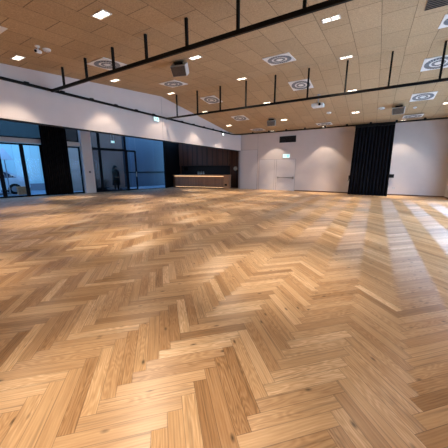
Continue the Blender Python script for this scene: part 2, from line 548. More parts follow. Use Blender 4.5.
# sliding doors left of the curtain (3 leaves in view) with a pale box rail and clerestory
labs = ['black framed sliding glass door at the left picture edge', 'sliding glass door leaf with the wooden crate behind it', 'sliding glass door leaf with a handle beside the left curtain',
        'glass door leaf hidden by the left curtain', 'narrow glass bay between left curtain and white pier']
ys = [2.9, 4.25, 5.20, 6.16, 7.02, 8.0, 8.93]
lab2 = ['sliding glass door outside the picture'] + ['black framed sliding glass door at the left picture edge', 'sliding glass door leaf with the wooden crate behind it',
        'sliding glass door leaf with a handle beside the left curtain', 'glass door leaf behind the left curtain', 'narrow glass bay between left curtain and white pier']
for i in range(1, 6):
    o = window('window_%d' % k, wp(ys[i]), wp(ys[i + 1]), 0.0, 2.80, th=0.085, label=lab2[i]); k += 1
    if i == 3:
        h = MB(); h.cyl((0.13, 0.07, 0.95), (0.13, 0.07, 1.25), 0.014).cyl((0.13, 0.03, 1.0), (0.13, 0.07, 1.0), 0.01).cyl((0.13, 0.03, 1.2), (0.13, 0.07, 1.2), 0.01)
        h.build('handle', M_BRASS, o)
window('window_%d' % k, wp(4.25), wp(8.93), 3.06, 3.92, th=0.06, label='long dim clerestory pane above the sliding doors', glass_m=M_DUSK); k += 1
a, b = wp(2.9), wp(8.93)
t3 = MB(); L_ = math.dist(a, b)
t3.span((0, -0.16, 2.82), (L_, 0.10, 3.05))
tag(t3.build('trim_3', mat('pale_box_rail', (0.50, 0.44, 0.40), 0.6), loc=(a[0], a[1], 0), rz=math.atan2(b[1] - a[1], b[0] - a[0])), 'pale box rail above the sliding doors', kind='structure')
# white pier
a, b = wp(8.96), wp(9.52)
pm = MB(); pm.span((0, -0.30, 0), (math.dist(a, b), 0.12, 3.92))
pier = pm.build('wall_pier', M_PLASTER, loc=(a[0], a[1], 0), rz=math.atan2(b[1] - a[1], b[0] - a[0]))
tag(pier, 'white pier between the two glass fronts', kind='structure')
# solid outer wall nearer than the sliding doors
a, b = wp(YB - 0.1), wp(4.25)
pm = MB(); pm.span((0, -0.05, 0), (math.dist(a, b), 0.15, 3.92))
tag(pm.build('wall_outer_left', M_PLASTER, loc=(a[0], a[1], 0), rz=math.atan2(b[1] - a[1], b[0] - a[0])), 'white outer wall of the annex', kind='structure')
# smoked glass wall with door, then the blue-lit bay
for y0, y1, z0, z1, lb, gm in (
    (9.54, 10.06, 0, 2.74, 'narrow glass bay beside the white pier', M_SMOKE),
    (10.06, 11.80, 0, 2.74, 'wide glass bay with the dark figure standing behind it', M_SMOKE),
    (9.54, 10.06, 2.74, 3.92, 'narrow upper glass bay beside the white pier', M_SMOKE),
    (10.06, 11.80, 2.74, 3.92, 'wide upper glass bay with the exit sign in front', M_SMOKE),
    (12.52, 14.92, 0, 3.92, 'tall glass bay looking out on the blue facade', M_GLASS),
    (11.80, 12.52, 2.74, 3.92, 'upper glass bay over the glass door', M_GLASS)):
    window('window_%d' % k, wp(y0), wp(y1), z0, z1, th=0.075 if y1 < 12 else 0.03, label=lb, glass_m=gm,
           closed=(0, 1, 1, 1) if y0 > 12 else ((1, 0, 1, 1) if y0 > 11 else (1, 1, 1, 1))); k += 1
dr = window('door_3', wp(11.80), wp(12.52), 0.0, 2.74, th=0.085, label='black framed glass door between the glass bays')
h = MB(); h.cyl((0.66, -0.09, 0.95), (0.66, -0.09, 1.3), 0.014).cyl((0.66, -0.03, 1.0), (0.66, -0.09, 1.0), 0.01).cyl((0.66, -0.03, 1.25), (0.66, -0.09, 1.25), 0.01)
h.build('handle', M_BRASS, dr)
# black side wall and walnut back wall of the bar
def wall_between(name, a, b, z0, z1, th, m, label):
    pm = MB(); pm.span((0, 0, z0), (math.dist(a, b), th, z1))
    o = pm.build(name, m, loc=(a[0], a[1], 0), rz=math.atan2(b[1] - a[1], b[0] - a[0]))
    return tag(o, label, kind='structure')
wall_between('wall_bar_side', (-14.41, 14.95), (-15.05, 17.42), 0, 3.92, 0.12, M_DARKWALL, 'black side wall between blue glass and bar')
wall_between('wall_bar_back', (-15.15, 17.42), (XH - 0.12, 18.0), 0, 3.92, 0.2, M_WALNUT, 'dark walnut panelled wall behind the bar')
wall_between('wall_return', (XH, YF + 0.0), (XH, 18.1), 0, 2.82, 0.12, M_PLASTER, 'white return at the end of the far wall')

# ---- far wall doors
def leaf(name, x0, x1, z1, label, parent=None):
    m_ = MB(); m_.span((x0, YF - 0.012, 0.01), (x1, YF - 0.001, z1))
    o = m_.build(name, M_DOOR, parent)
    return o
g = MB(); g.span((-9.0 + .02, YF - 0.004, 0), (-7.50, YF + 0.001, 2.87)); d1 = tag(g.build('door_1', M_REVEAL), 'tall white flush door in the far left corner', kind='structure')
leaf('leaf', -8.94, -7.53, 2.85, '', d1)
hb = MB()
for z in (0.25, 0.95, 2.4): hb.cyl((-7.52, YF - 0.02, z), (-7.52, YF - 0.02, z + .12), 0.018)
hb.build('hinge', M_GREY, d1)
g = MB(); g.span((-7.36, YF - 0.004, 0), (-4.70, YF + 0.001, 2.16)); d2 = tag(g.build('door_2', M_REVEAL), 'pair of white doors, the right leaf with a push bar', kind='structure')
leaf('leaf', -7.335, -6.20, 2.14, '', d2)
leaf('leaf', -6.175, -6.06, 2.14, '', d2)
lf = leaf('leaf', -6.03, -4.725, 2.14, '', d2)
pb = MB(); pb.box((-5.36, YF - 0.075, 0.90), (1.12, 0.04, 0.045), bev=0.01)
pb.box((-5.90, YF - 0.045, 0.90), (0.10, 0.066, 0.13)).box((-4.82, YF - 0.045, 0.90), (0.10, 0.066, 0.13))
pb.build('push_bar', M_BRASS, lf)
jn = MB(); jn.span((-7.515, YF - 0.004, 2.87), (-7.50, YF - 0.001, 3.9))
tag(jn.build('trim_4', M_REVEAL), 'hairline vertical joint above the tall white door', kind='structure')
bb = MB()
bb.span((-4.68, YF - 0.015, 0), (XR, YF, 0.07))
tag(bb.build('baseboard_far', mat('brown_baseboard', (0.13, 0.07, 0.045), 0.5)), 'dark brown baseboard of the far wall', kind='structure')
bb = MB(); bb.span((XR - 0.015, 15.6, 0), (XR, YF - 0.016, 0.07))
tag(bb.build('baseboard_right', bpy.data.materials['brown_baseboard']), 'dark brown baseboard of the right wall', kind='structure')

# wall vent, box, outlet, exit sign
v = MB(); v.span((-5.90, YF - 0.03, 3.25), (-4.77, YF - 0.001, 3.66))
o = v.build('wall_vent', M_BLACK)
tag(o, 'black rectangular air grille high on the far wall', 'vent')
v = MB()
for i in range(9): v.box((-5.335, YF - 0.036, 3.285 + i * 0.042), (1.10, 0.012, 0.012))
v.build('louvre', mat('dark_louvre', (0.03, 0.028, 0.028), 0.5), o)
v = MB(); v.box((0.80, YF - 0.06, 1.09), (0.26, 0.12, 0.20), bev=0.01)
o = v.build('wall_box', M_BLACK)
tag(o, 'small black box on the far wall right of the black curtain', 'control box')
v = MB(); v.box((0.80, YF - 0.123, 1.09), (0.20, 0.006, 0.14)); v.build('face_plate', M_BLACK, o)
v = MB(); v.box((0.99, YF - 0.006, 0.42), (0.16, 0.010, 0.085), bev=0.003)
o = v.build('wall_socket', mat('socket_plastic', (0.55, 0.55, 0.56), 0.4))
tag(o, 'double wall socket low on the far wall beside the black curtain', 'socket')
for sx in (-0.04, 0.04):
    v = MB(); v.cyl((0.99 + sx, YF - 0.0125, 0.42), (0.99 + sx, YF - 0.010, 0.42), 0.022); v.build('socket_hole', M_GREY, o)

def exit_sign(loc, rz, w_, h_, label, hang=None, flip=1):
    r = empty('exit_sign', loc, (0, 0, rz))
    tag(r, label, 'exit sign')
    b_ = MB(); b_.box((0, 0, 0), (w_, 0.05, h_), bev=0.006); b_.build('housing', M_WHITE, r)
    for s in (-1, 1):
        p_ = MB(); p_.box((0, s * 0.027, 0), (w_ * 0.94, 0.004, h_ * 0.88)); p_.build('lit_panel', M_EXIT, r)
    g_ = MB()
    for s in (-1, 1):
        y_ = s * 0.0305
        g_.box((w_ * 0.25, y_, 0), (w_ * 0.16, 0.002, h_ * 0.6))
        g_.box((-w_ * 0.04, y_, 0), (w_ * 0.44, 0.002, h_ * 0.12))
        g_.box((-w_ * 0.24, y_, h_ * 0.07), (w_ * 0.13, 0.002, h_ * 0.10), M=None)
        g_.box((-w_ * 0.24, y_, -h_ * 0.07), (w_ * 0.13, 0.002, h_ * 0.10))
    g_.build('arrow_pictogram', M_EXITG, r)
    if hang:
        c_ = MB()
        for s in (-1, 1): c_.cyl((s * w_ * 0.35, 0, h_ / 2), (s * w_ * 0.35, 0, h_ / 2 + hang), 0.006, seg=6)
        c_.build('hanger', M_GREY, r)
    return r
exit_sign((-5.36, YF - 0.035, 2.36), 0, 0.48, 0.24, 'lit exit sign on the far wall above the push bar door')
exit_sign((XH + 0.036, 8.75, 3.70), math.radians(90), 0.32, 0.18, 'lit exit sign on the white band below the black track')
p_ = wp(10.85, -0.25)
exit_sign((p_[0], p_[1], 3.22), WANG, 0.22, 0.13, 'lit exit sign hanging in front of the dark glass bay', hang=0.6)
v = MB(); v.cyl((0, 0, 0), (0, -0.02, 0), 0.06, seg=20)
p_ = wp(9.26, -0.302)
o = v.build('wall_switch', M_BLACK, loc=(p_[0], p_[1], 1.30), rz=WANG)
tag(o, 'small round black switch on the white pier', 'switch')
v = MB(); v.cyl((0, -0.02, 0), (0, -0.035, 0), 0.025, seg=16); v.build('knob', M_GREY, o)

# ------------------------------------------------------------------ curtains
def curtain(name, a, b, z0, z1, n_folds, amp, label, seed=1, spread=0.0):
    rnd = random.Random(seed)
    bm_ = MB(); bm = bm_.bm
    L = math.dist(a, b)
    NX, NZ = n_folds * 8, 24
    ph = [rnd.uniform(-0.5, 0.5) for _ in range(n_folds + 2)]
    rows = []
    for side in (0, 1):
        grid = []
        for iz in range(NZ + 1):
            t = iz / NZ
            z = z0 + (z1 - z0) * t
            row = []
            for ix in range(NX + 1):
                u = ix / NX
                f = u * n_folds
                i = int(min(f, n_folds - 1e-6)); q = f - i
                A = amp * (0.75 + 0.35 * ph[i] * (1 - t)) * (1.0 - 0.35 * t)
                y = A * math.sin(2 * math.pi * (f + 0.12 * ph[i] * (1 - t))) + 0.02 * math.sin(5 * t + i)
                x = (u - 0.5) * (L + spread * (1 - t)) + L / 2
                row.append(bm.verts.new((x, y + side * 0.012, z + (0.01 * ph[i] if iz == 0 else 0))))
            grid.append(row)
        rows.append(grid)
    for side in (0, 1):
        g_ = rows[side]
        for iz in range(NZ):
            for ix in range(NX):
                bm.faces.new((g_[iz][ix], g_[iz][ix + 1], g_[iz + 1][ix + 1], g_[iz + 1][ix]))
    f_, b_ = rows
    for iz in range(NZ):
        for ix in (0, NX):
            bm.faces.new((f_[iz][ix], f_[iz + 1][ix], b_[iz + 1][ix], b_[iz][ix]))
    for ix in range(NX):
        for iz in (0, NZ):
            bm.faces.new((f_[iz][ix], b_[iz][ix], b_[iz][ix + 1], f_[iz][ix + 1]))
    o = bm_.build(name, M_CURT, smooth=True, loc=(a[0], a[1], 0), rz=math.atan2(b[1] - a[1], b[0] - a[0]))
    tag(o, label, 'curtain')
    hd = MB(); hd.span((0, -0.10, z1 - 0.03), (L, 0.11, z1 + 0.05)); hd.build('header_tape', M_BLACK, o)
    return o
cr_ = curtain('stage_curtain', (-1.20, 16.12), (0.62, 16.12), 0.03, 3.74, 12, 0.085, 'tall black curtain hanging from the far track against the white wall', 3, 0.12)
tb = MB(); tb.cyl((-0.06, -0.12, 1.12), (-0.05, -0.14, 0.98), 0.035).cyl((-0.05, -0.14, 0.98), (-0.10, -0.12, 0.78), 0.025, 0.012)
tb.build('tieback', M_BLACK, cr_)
a, b = wp(6.95, -0.45), wp(8.18, -0.45)
curtain('window_curtain', a, b, 0.03, 3.86, 12, 0.075, 'black curtain drawn together before the left glass front', 5)

# ------------------------------------------------------------------ black pipes and track
def pipe(y, zs, x0, x1, rods, label, dia=0.036):
    r = empty('curtain_pipe', (0, y, zs)); tag(r, label, 'pipe')
    m_ = MB(); m_.box(((x0 + x1) / 2, 0, 0), (x1 - x0, 0.06, 0.075), bev=0.008); m_.build('rail', M_BLACK, r)
    for x in rods:
        m_ = MB(); m_.box((x, 0, (zc(y) - zs) / 2), (0.05, 0.05, zc(y) - zs - 0.01)); 
        m_.build('rod', M_BLACK, r)
    return r
pipe(4.38, 3.8, XH + 0.12, XR - 0.05, [-8.04 + 1.14 * i for i in range(10)], 'black pipe on short rods crossing the ceiling, nearer of the two')
pipe(9.3, 3.8, XH + 0.12, XR - 0.05, [-8.07 + 1.16 * i for i in range(10)], 'black pipe on long rods below the ceiling ridge, farther of the two')

XT, YT, ZT = XH + 0.085, 16.12, 3.83
def track():
    r = empty('lighting_track', (0, 0, ZT)); tag(r, 'black track running along the white band and round to the far wall', 'track')
    pts = [(XT, YB + 0.1)]
    R_ = 0.6
    pts.append((XT, YT - R_))
    for i in range(1, 9):
        a_ = math.pi - (math.pi / 2) * i / 8
        pts.append((XT + R_ + R_ * math.cos(a_), YT - R_ + R_ * math.sin(a_)))
    pts.append((XR - 0.05, YT))
    m_ = MB(); bm = m_.bm
    rings = []
    hw, hh = 0.032, 0.034
    for i, p in enumerate(pts):
        a0 = Vector(pts[max(0, i - 1)]); a1 = Vector(pts[min(len(pts) - 1, i + 1)])
        d = (a1 - a0).normalized(); nrm = Vector((-d.y, d.x))
        rings.append([bm.verts.new((p[0] + nrm.x * s, p[1] + nrm.y * s, z)) for s, z in ((-hw, -hh), (hw, -hh), (hw, hh), (-hw, hh))])
    for i in range(len(rings) - 1):
        for j in range(4):
            q = (j + 1) % 4
            bm.faces.new((rings[i][j], rings[i][q], rings[i + 1][q], rings[i + 1][j]))
    bm.faces.new(rings[0]); bm.faces.new(list(reversed(rings[-1])))
    m_.build('rail', M_BLACK, r)
    y = 0.86
    while y < 15.6:
        b_ = MB(); b_.box((XH + 0.045, y, 0.045), (0.088, 0.11, 0.05)); b_.build('bracket', M_BLACK, r)
        y += 0.97
    for x in [-7.4 + 1.15 * i for i in range(9)]:
        b_ = MB(); b_.box((x, YT, 0.06), (0.10, 0.05, 0.06)); b_.cyl((x, YT, 0.05), (x, YT, 3.95 - ZT - 0.002), 0.012)
        b_.build('bracket', M_BLACK, r)
track()

# ------------------------------------------------------------------ things fixed to the ceiling
def ceil_rot(y):
    if y < 9.2: return math.atan(0.09)
    if y < 15.5: return math.atan((3.95 - 4.758) / 6.3)
    return 0.0

def make_spot():
    r = empty('recessed_spotlight')
    m_ = MB()
    for sx in (-1, 1): m_.box((sx * 0.165, 0, -0.006), (0.02, 0.20, 0.014))
    for sy in (-1, 1): m_.box((0, sy * 0.09, -0.006), (0.31, 0.02, 0.014))
    m_.box((0, 0, -0.004), (0.02, 0.16, 0.008)).box((0, 0, -0.004), (0.31, 0.01, 0.008))
    m_.build('frame', M_WHITE, r)
    for sx in (-1, 1):
        for sy in (-1, 1):
            l_ = MB(); l_.box((sx * 0.0825, sy * 0.0425, -0.004), (0.118, 0.056, 0.006)); l_.build('lamp', M_LAMP, r)
    return r
def spot_light(x, y, z, watts, size=math.radians(86), blend=0.35, rot=(0, 0, 0), core=True):
    if core:
        spot_light(x, y, z, watts * 2.3, math.radians(42), 1.0, rot, False)
        watts *= 0.46
    L = bpy.data.lights.new('spot_beam', 'SPOT')
    L.energy = watts; L.color = SPOT_COLOR; L.spot_size = size; L.spot_blend = blend; L.shadow_soft_size = 0.09
    o = bpy.data.objects.new('spot_beam', L); COL.objects.link(o)
    o.location = (x, y, z); o.rotation_euler = rot
    return o
proto = make_spot()
def wash(x, label):      # fixtures behind the far track that graze the far wall
    o = copy_tree(proto)
    o.location = (x, 16.45, 3.948); o.rotation_euler = (0, 0, 0); o.scale = (0.7, 0.6, 1)
    tag(o, label, 'spotlight', 'recessed spotlights in the wood ceiling')
    spot_light(x, 16.45, 3.92, SPOT_W * 1.5, math.radians(84), 0.25)
wash(-6.15, 'slim lit spotlight behind the far track, over the push bar door')
wash(-2.9, 'slim lit spotlight behind the far track, left of the black curtain')
wash(0.95, 'slim lit spotlight behind the far track, right of the black curtain')
XS = (-8.12, -4.63, -1.13, 2.25)
YS = (3.35, 6.17, 9.0, 11.6, 14.13)
col_name = ['in the row beside the white band', 'in the row left of centre', 'in the row right of centre', 'at the right edge']
row_name = ['before the nearer pipe', 'just beyond the nearer pipe', 'just before the farther pipe', 'just beyond the farther pipe', 'nearest the far wall']
first = True
used = set()
for i, x in enumerate(XS):
    for j, y in enumerate(YS):
        if i == 3 and j < 4:
            spot_light(x, y, zc(y) - 0.03, SPOT_W * 0.7)
            continue
        if j == 0 and i == 2:
            spot_light(x, y, zc(y) - 0.03, SPOT_W)
            continue
        o = proto if first else copy_tree(proto)
        first = False
        o.location = (x, y, zc(y) - 0.004)
        o.rotation_euler = (ceil_rot(y), 0, 0)
        tag(o, 'lit square spotlight %s, %s' % (col_name[i], row_name[j]), 'spotlight', 'recessed spotlights in the wood ceiling')
        spot_light(x, y, zc(y) - 0.03, SPOT_W)
        if i == 0:      # this row also grazes the white band
            spot_light(x, y, zc(y) - 0.03, SPOT_W * 0.32, math.radians(74), 0.12, core=False)
for x in XS:       # the same rows carry on overhead, outside the picture
    for y in (0.5, -2.2):
        spot_light(x, y, zc(y) - 0.03, FILL_SPOT_W)
for x, y in ((-11.2, 4.2), (-11.2, 9.0), (-11.0, 14.4), (-13.8, 7.0)):   # downlights in the annex ceiling
    spot_light(x, y, 3.9, 300)

def make_diffuser():
    r = empty('air_diffuser')
    S = 0.78
    m_ = MB(); m_.box((0, 0, -0.008), (S, S, 0.016), bev=0.004); m_.build('plate', M_WHITE, r)
    m_ = MB(); m_.ring(0.225, 0.345, -0.020, -0.0161); m_.ring(0.10, 0.17, -0.020, -0.0161); m_.build('slot_ring', M_SLOT, r)
    m_ = MB()
    for q in range(26):
        a_ = 2 * math.pi * q / 26
        m_.box((0.287 * math.cos(a_), 0.287 * math.sin(a_), -0.023), (0.125, 0.022, 0.005), rz=a_ + 0.35)
    for q in range(14):
        a_ = 2 * math.pi * q / 14
        m_.box((0.135 * math.cos(a_), 0.135 * math.sin(a_), -0.023), (0.072, 0.018, 0.005), rz=a_ + 0.35)
    m_.build('vane', M_GREY, r)
    m_ = MB(); m_.lathe([(0.085, -0.016), (0.08, -0.026), (0.03, -0.03)], seg=24); m_.build('hub', M_WHITE, r)
    return r
pd = make_diffuser()
DX = (-6.9, -2.8, 1.27)
DL = [((-6.9, 2.2), 'white square air diffuser cut by the left picture edge'),
      ((-6.88, 5.02), 'white swirl air diffuser in the left row, beside the first black pipe'),
      ((-6.95, 7.86), 'white swirl air diffuser in the left row, below the hanging speaker'),
      ((-6.88, 10.36), 'white swirl air diffuser in the left row, behind the rods of the second pipe'),
      ((-6.8, 13.1), 'white swirl air diffuser in the left row, second from the far wall'),
      ((-6.76, 15.50), 'white swirl air diffuser in the left row, nearest the far wall'),
      ((-2.8, 7.86), 'white swirl air diffuser alone in the middle between the two black pipes'),
      ((-2.8, 10.38), 'white swirl air diffuser in the middle row, beside a rod and the projector'),
      ((-2.75, 15.50), 'white swirl air diffuser in the middle row, by the track at the far wall'),
      ((1.27, 7.86), 'white swirl air diffuser cut by the right picture edge'),
      ((1.27, 10.45), 'white swirl air diffuser in the right row, crossed by a black rod'),
      ((1.28, 13.10), 'white swirl air diffuser in the right row, beside the right small speaker'),
      ((1.24, 15.50), 'white swirl air diffuser in the right row, above the far track right of the curtain')]
for i, ((x, y), lb) in enumerate(DL):
    o = pd if i == 0 else copy_tree(pd)
    o.location = (x, y, zc(y) - 0.002); o.rotation_euler = (ceil_rot(y), 0, 0)
    tag(o, lb, 'air diffuser', 'air diffusers in the wood ceiling')

def make_speaker():
    r = empty('ceiling_speaker')
    m_ = MB(); m_.prism([(-0.27, 0.02), (0.27, 0.02), (0.25, -0.30), (-0.25, -0.30)], -0.14, 0.14, 'Y'); 
    m_.build('cabinet', mat('speaker_cabinet', (0.45, 0.42, 0.40), 0.5), r)
    m_ = MB(); m_.prism([(-0.25, 0.0), (0.25, 0.0), (0.23, -0.285), (-0.23, -0.285)], -0.158, -0.1405, 'Y'); m_.build('grille', M_GRILLE, r)
    m_ = MB(); m_.box((0, 0, 0.05), (0.30, 0.06, 0.07)).box((0, 0, 0.085), (0.36, 0.12, 0.02)); m_.build('bracket', M_BLACK, r)
    return r
ps = make_speaker()
for i, (x, y, lb) in enumerate([(-5.16, 6.1, 'brown grilled box speaker on the ceiling left of centre, largest of the three'),
                                (-5.17, 13.65, 'small box speaker on the ceiling above the push bar door'),
                                (0.56, 13.66, 'small box speaker on the ceiling above the right black curtain')]):
    o = ps if i == 0 else copy_tree(ps)
    o.location = (x, y, zc(y) - (0.11 if i == 0 else 0.135)); o.rotation_euler = (0.62 if i == 0 else 0.35, 0, math.radians(16 if i == 0 else (12 if i == 1 else -8)))
    if i == 0: o.scale = (0.86, 0.86, 0.86)
    tag(o, lb, 'speaker', 'box speakers on the ceiling')

# large dark grille at the top right of the picture
r = empty('return_air_grille', (1.33, 6.35, zc(6.35)), (math.atan(0.09), 0, 0)); tag(r, 'large dark ceiling grille at the top right picture corner', 'vent')
m_ = MB(); m_.box((0, 0, -0.008), (1.7, 1.26, 0.014)); m_.build('opening', M_GRILLE, r)
m_ = MB()
for i in range(15): m_.box((0, -0.58 + i * 0.083, -0.02), (1.68, 0.012, 0.012))
m_.build('slat', M_BLACK, r)

# projector
r = empty('projector', (-2.35, 11.5, zc(11.5) - 0.42)); tag(r, 'white projector hung under the ceiling beyond the second pipe', 'projector')
m_ = MB(); m_.box((0, 0, 0), (0.46, 0.38, 0.12), bev=0.02); m_.build('body', M_WHITE, r)
m_ = MB(); m_.cyl((0.10, -0.19, 0), (0.10, -0.23, 0), 0.05, seg=20); m_.build('lens', M_BLACK, r)
m_ = MB(); m_.cyl((0, 0, 0.06), (0, 0, 0.40), 0.022).box((0, 0, 0.075), (0.24, 0.2, 0.03)).cyl((0, 0, 0.395), (0, 0, 0.415), 0.07)
m_.build('ceiling_mount', M_GREY, r)

def detector(x, y, rad, label, name='smoke_detector'):
    m_ = MB(); m_.lathe([(rad, 0), (rad, -0.02), (rad * 0.8, -0.045), (rad * 0.3, -0.055)], seg=24)
    o = m_.build(name, M_WHITE, smooth=False, loc=(x, y, zc(y) - 0.004))
    o.rotation_euler = (ceil_rot(y), 0, 0)
    tag(o, label, 'detector')
    m_ = MB(); m_.ring(rad * 0.45, rad * 0.62, -0.054, -0.046, 20); m_.build('sensor_ring', M_GREY, o)
    return o
detector(-2.27, 13.76, 0.11, 'flat round detector on the ceiling beyond the projector')
detector(-0.08, 13.92, 0.14, 'flat round detector left of the right small speaker')
detector(1.17, 14.24, 0.07, 'tiny round detector right of the right small speaker')
detector(-7.02, 3.52, 0.085, 'white round detector beside the small camera on the left ceiling')
r = empty('security_camera', (-6.97, 3.30, zc(3.30) - 0.004), (ceil_rot(1), 0, 0.6)); tag(r, 'small white camera on the left ceiling beside a round detector', 'camera')
m_ = MB(); m_.cyl((0, 0, 0), (0, 0, -0.03), 0.05, seg=20).cyl((0, 0, -0.03), (0, 0, -0.09), 0.015); m_.build('mount', M_WHITE, r)
m_ = MB(); m_.cyl((0, 0.08, -0.10), (0, -0.10, -0.13), 0.038, seg=16); m_.build('body', M_WHITE, r)
m_ = MB(); m_.cyl((0, -0.10, -0.13), (0, -0.108, -0.1313), 0.028, seg=16); m_.build('lens', M_BLACK, r)

# small lit spot on the track
def track_spot(x, y, label, aim, lit=True):
    r = empty('track_spotlight', (x, y, ZT - 0.034)); tag(r, label, 'spotlight')
    m_ = MB(); m_.box((0, 0, -0.012), (0.05, 0.09, 0.024)).cyl((0, 0, -0.02), (0, 0, -0.07), 0.01); m_.build('adapter', M_BLACK, r)
    d = Vector(aim).normalized() * 0.12
    c0 = Vector((0, 0, -0.09))
    m_ = MB(); m_.cyl(c0 - d * 0.5, c0 + d * 0.5, 0.045, 0.05, seg=16); m_.build('head', M_BLACK, r)
    m_ = MB(); m_.cyl(c0 + d * 0.5, c0 + d * 0.54, 0.046, 0.046, seg=16); m_.build('lens', M_TRACKLAMP if lit else M_SLOT, r)
track_spot(XT, 14.55, 'small lit track spotlight above the bar', (0.75, -0.6, -0.35))

# ------------------------------------------------------------------ the bar
BA, BB = Vector((-14.28, 15.66, 0)), Vector((-9.53, 16.58, 0))
BRZ = math.atan2(BB.y - BA.y, BB.x - BA.x)
BL = (BB - BA).length
bar = empty('bar_counter', BA, (0, 0, BRZ)); tag(bar, 'long wooden bar counter with a glowing strip under its top', 'bar counter')
m_ = MB(); m_.span((0.12, 0.06, 0.10), (BL - 0.42, 0.56, 0.97)); m_.build('front_panel', M_BARFRONT, bar)
m_ = MB(); m_.span((0.0, 0.0, 0.0), (0.11, 0.58, 0.97)); m_.build('side_panel', M_BARTOP, bar)
m_ = MB(); m_.span((BL - 0.41, 0.0, 0.0), (BL, 0.58, 0.97)); m_.build('side_panel', M_BARTOP, bar)
m_ = MB(); m_.span((-0.02, -0.04, 0.98), (BL + 0.02, 0.60, 1.05)); m_.build('countertop', M_BARTOP, bar)
m_ = MB(); m_.span((0.13, 0.02, 0.925), (BL - 0.43, 0.045, 0.955)); m_.build('led_strip', M_LED, bar)
m_ = MB(); m_.span((0.14, 0.12, 0.0), (BL - 0.44, 0.50, 0.09)); m_.build('plinth', M_DARKWALL, bar)
m_ = MB(); m_.span((0.16, 0.085, 0.075), (BL - 0.46, 0.105, 0.09)); m_.build('led_strip', M_LED, bar)
m_ = MB(); m_.box((BL - 0.22, -0.006, 0.30), (0.20, 0.012, 0.14)); m_.build('socket_plate', M_BLACK, bar)

def on_wall(x0, d=0.0):     # a point on the walnut wall, d metres in front of it
    a_ = math.atan2(18.0 - 17.42, (XH - 0.12) + 15.15)
    return Vector((-15.15 + x0 * math.cos(a_) + d * math.sin(a_), 17.42 + x0 * math.sin(a_) - d * math.cos(a_), 0)), a_
# upper cabinets, five units
def make_cab():
    r = empty('wall_cabinet')
    m_ = MB(); m_.span((0, -0.36, 1.78), (0.94, 0, 3.55)); m_.build('body', M_WALNUT, r)
    for s in (0, 1):
        m_ = MB(); m_.span((0.008 + s * 0.468, -0.385, 1.79), (0.464 + s * 0.468, -0.361, 3.54)); m_.build('door', M_WALNUT, r)
    return r
pc = make_cab()
cn = ['at the far left beside the black wall', 'second from the black wall', 'in the middle over the four bottles', 'second from the tall walnut panel', 'beside the tall walnut panel with the round dial']
for i in range(5):
    o = pc if i == 0 else copy_tree(pc)
    P, a_ = on_wall(0.30 + i * 0.95, 0.01)
    o.location = P; o.rotation_euler = (0, 0, a_)
    tag(o, 'dark walnut wall cabinet over the bar, ' + cn[i], 'cabinet', 'walnut wall cabinets over the bar')
P, a_ = on_wall(0.30, 0.02)
r = empty('back_counter', P, (0, 0, a_)); tag(r, 'dark back counter below the walnut wall cabinets', 'counter')
m_ = MB(); m_.span((0, -0.45, 0), (4.74, 0, 0.9)); m_.build('body', M_WALNUT, r)
m_ = MB(); m_.span((-0.01, -0.48, 0.905), (4.75, 0, 0.95)); m_.build('countertop', M_BLACK, r)
m_ = MB(); m_.span((0, -0.012, 0.955), (4.74, 0, 1.77)); m_.build('splashback', mat('slate_splashback', (0.030, 0.024, 0.024), 0.6, spec=0.2), r)
m_ = MB(); m_.span((0.30, -0.06, 1.38), (0.66, -0.02, 1.66)); m_.build('screen', M_BLACK, r)
P, a_ = on_wall(5.50, 0.0)
m_ = MB(); m_.cyl((0, -0.002, 0), (0, -0.035, 0), 0.165, seg=28)
o = m_.build('wall_clock', mat('dial_rim', (0.75, 0.70, 0.60), 0.4), loc=(P.x, P.y, 1.53), rz=a_)
tag(o, 'round pale dial on the dark walnut panel right of the bar', 'clock')
m_ = MB(); m_.cyl((0, -0.035, 0), (0, -0.042, 0), 0.14, seg=28); m_.build('face', mat('dial_face', (0.93, 0.90, 0.80), 0.5), o)
m_ = MB(); m_.box((0.0, -0.044, 0.03), (0.004, 0.003, 0.06)).box((0.018, -0.044, 0.0), (0.04, 0.003, 0.004)); m_.build('hand', M_BLACK, o)
M_BOT = mat('clear_bottle_glass', (0.45, 0.47, 0.48), 0.15)
def make_bottle():
    r = empty('glass_bottle')
    m_ = MB(); m_.lathe([(0.032, 0), (0.036, 0.01), (0.036, 0.14), (0.014, 0.19), (0.014, 0.235)], seg=14); m_.build('body', M_BOT, r, smooth=True)
    m_ = MB(); m_.cyl((0, 0, 0.236), (0, 0, 0.262), 0.016); m_.build('cap', M_WHITE, r)
    return r
pbt = make_bottle()
bn = ['leftmost', 'second from left', 'third from left', 'rightmost']
for i in range(4):
    o = pbt if i == 0 else copy_tree(pbt)
    o.location = BA + Vector((math.cos(BRZ), math.sin(BRZ), 0)) * (2.12 + i * 0.165) + Vector((-math.sin(BRZ), math.cos(BRZ), 0)) * 0.35 + Vector((0, 0, 1.051))
    tag(o, 'small clear bottle on the bar counter, %s of the four' % bn[i], 'bottle', 'bottles standing on the bar')

# ------------------------------------------------------------------ outside the glass
gm = MB(); gm.prism([(-60, -30), (-16.75 + 0.0, -30), (-17.75, -1.5), (-14.2, 16.3), (-14.0, 40), (-60, 40)], -0.30, -0.06, 'Z')
tag(gm.build('ground', mat('blue_paving', (0.22, 0.26, 0.30), 0.7, noise=0.15, nscale=2)), 'paved terrace outside the glass', kind='structure')

def outer(y, off):      # point off metres beyond the glass front, measured square to it
    p = wp(y, off); return Vector((p[0], p[1], -0.06))
RZ = math.atan2(1, 0.2)

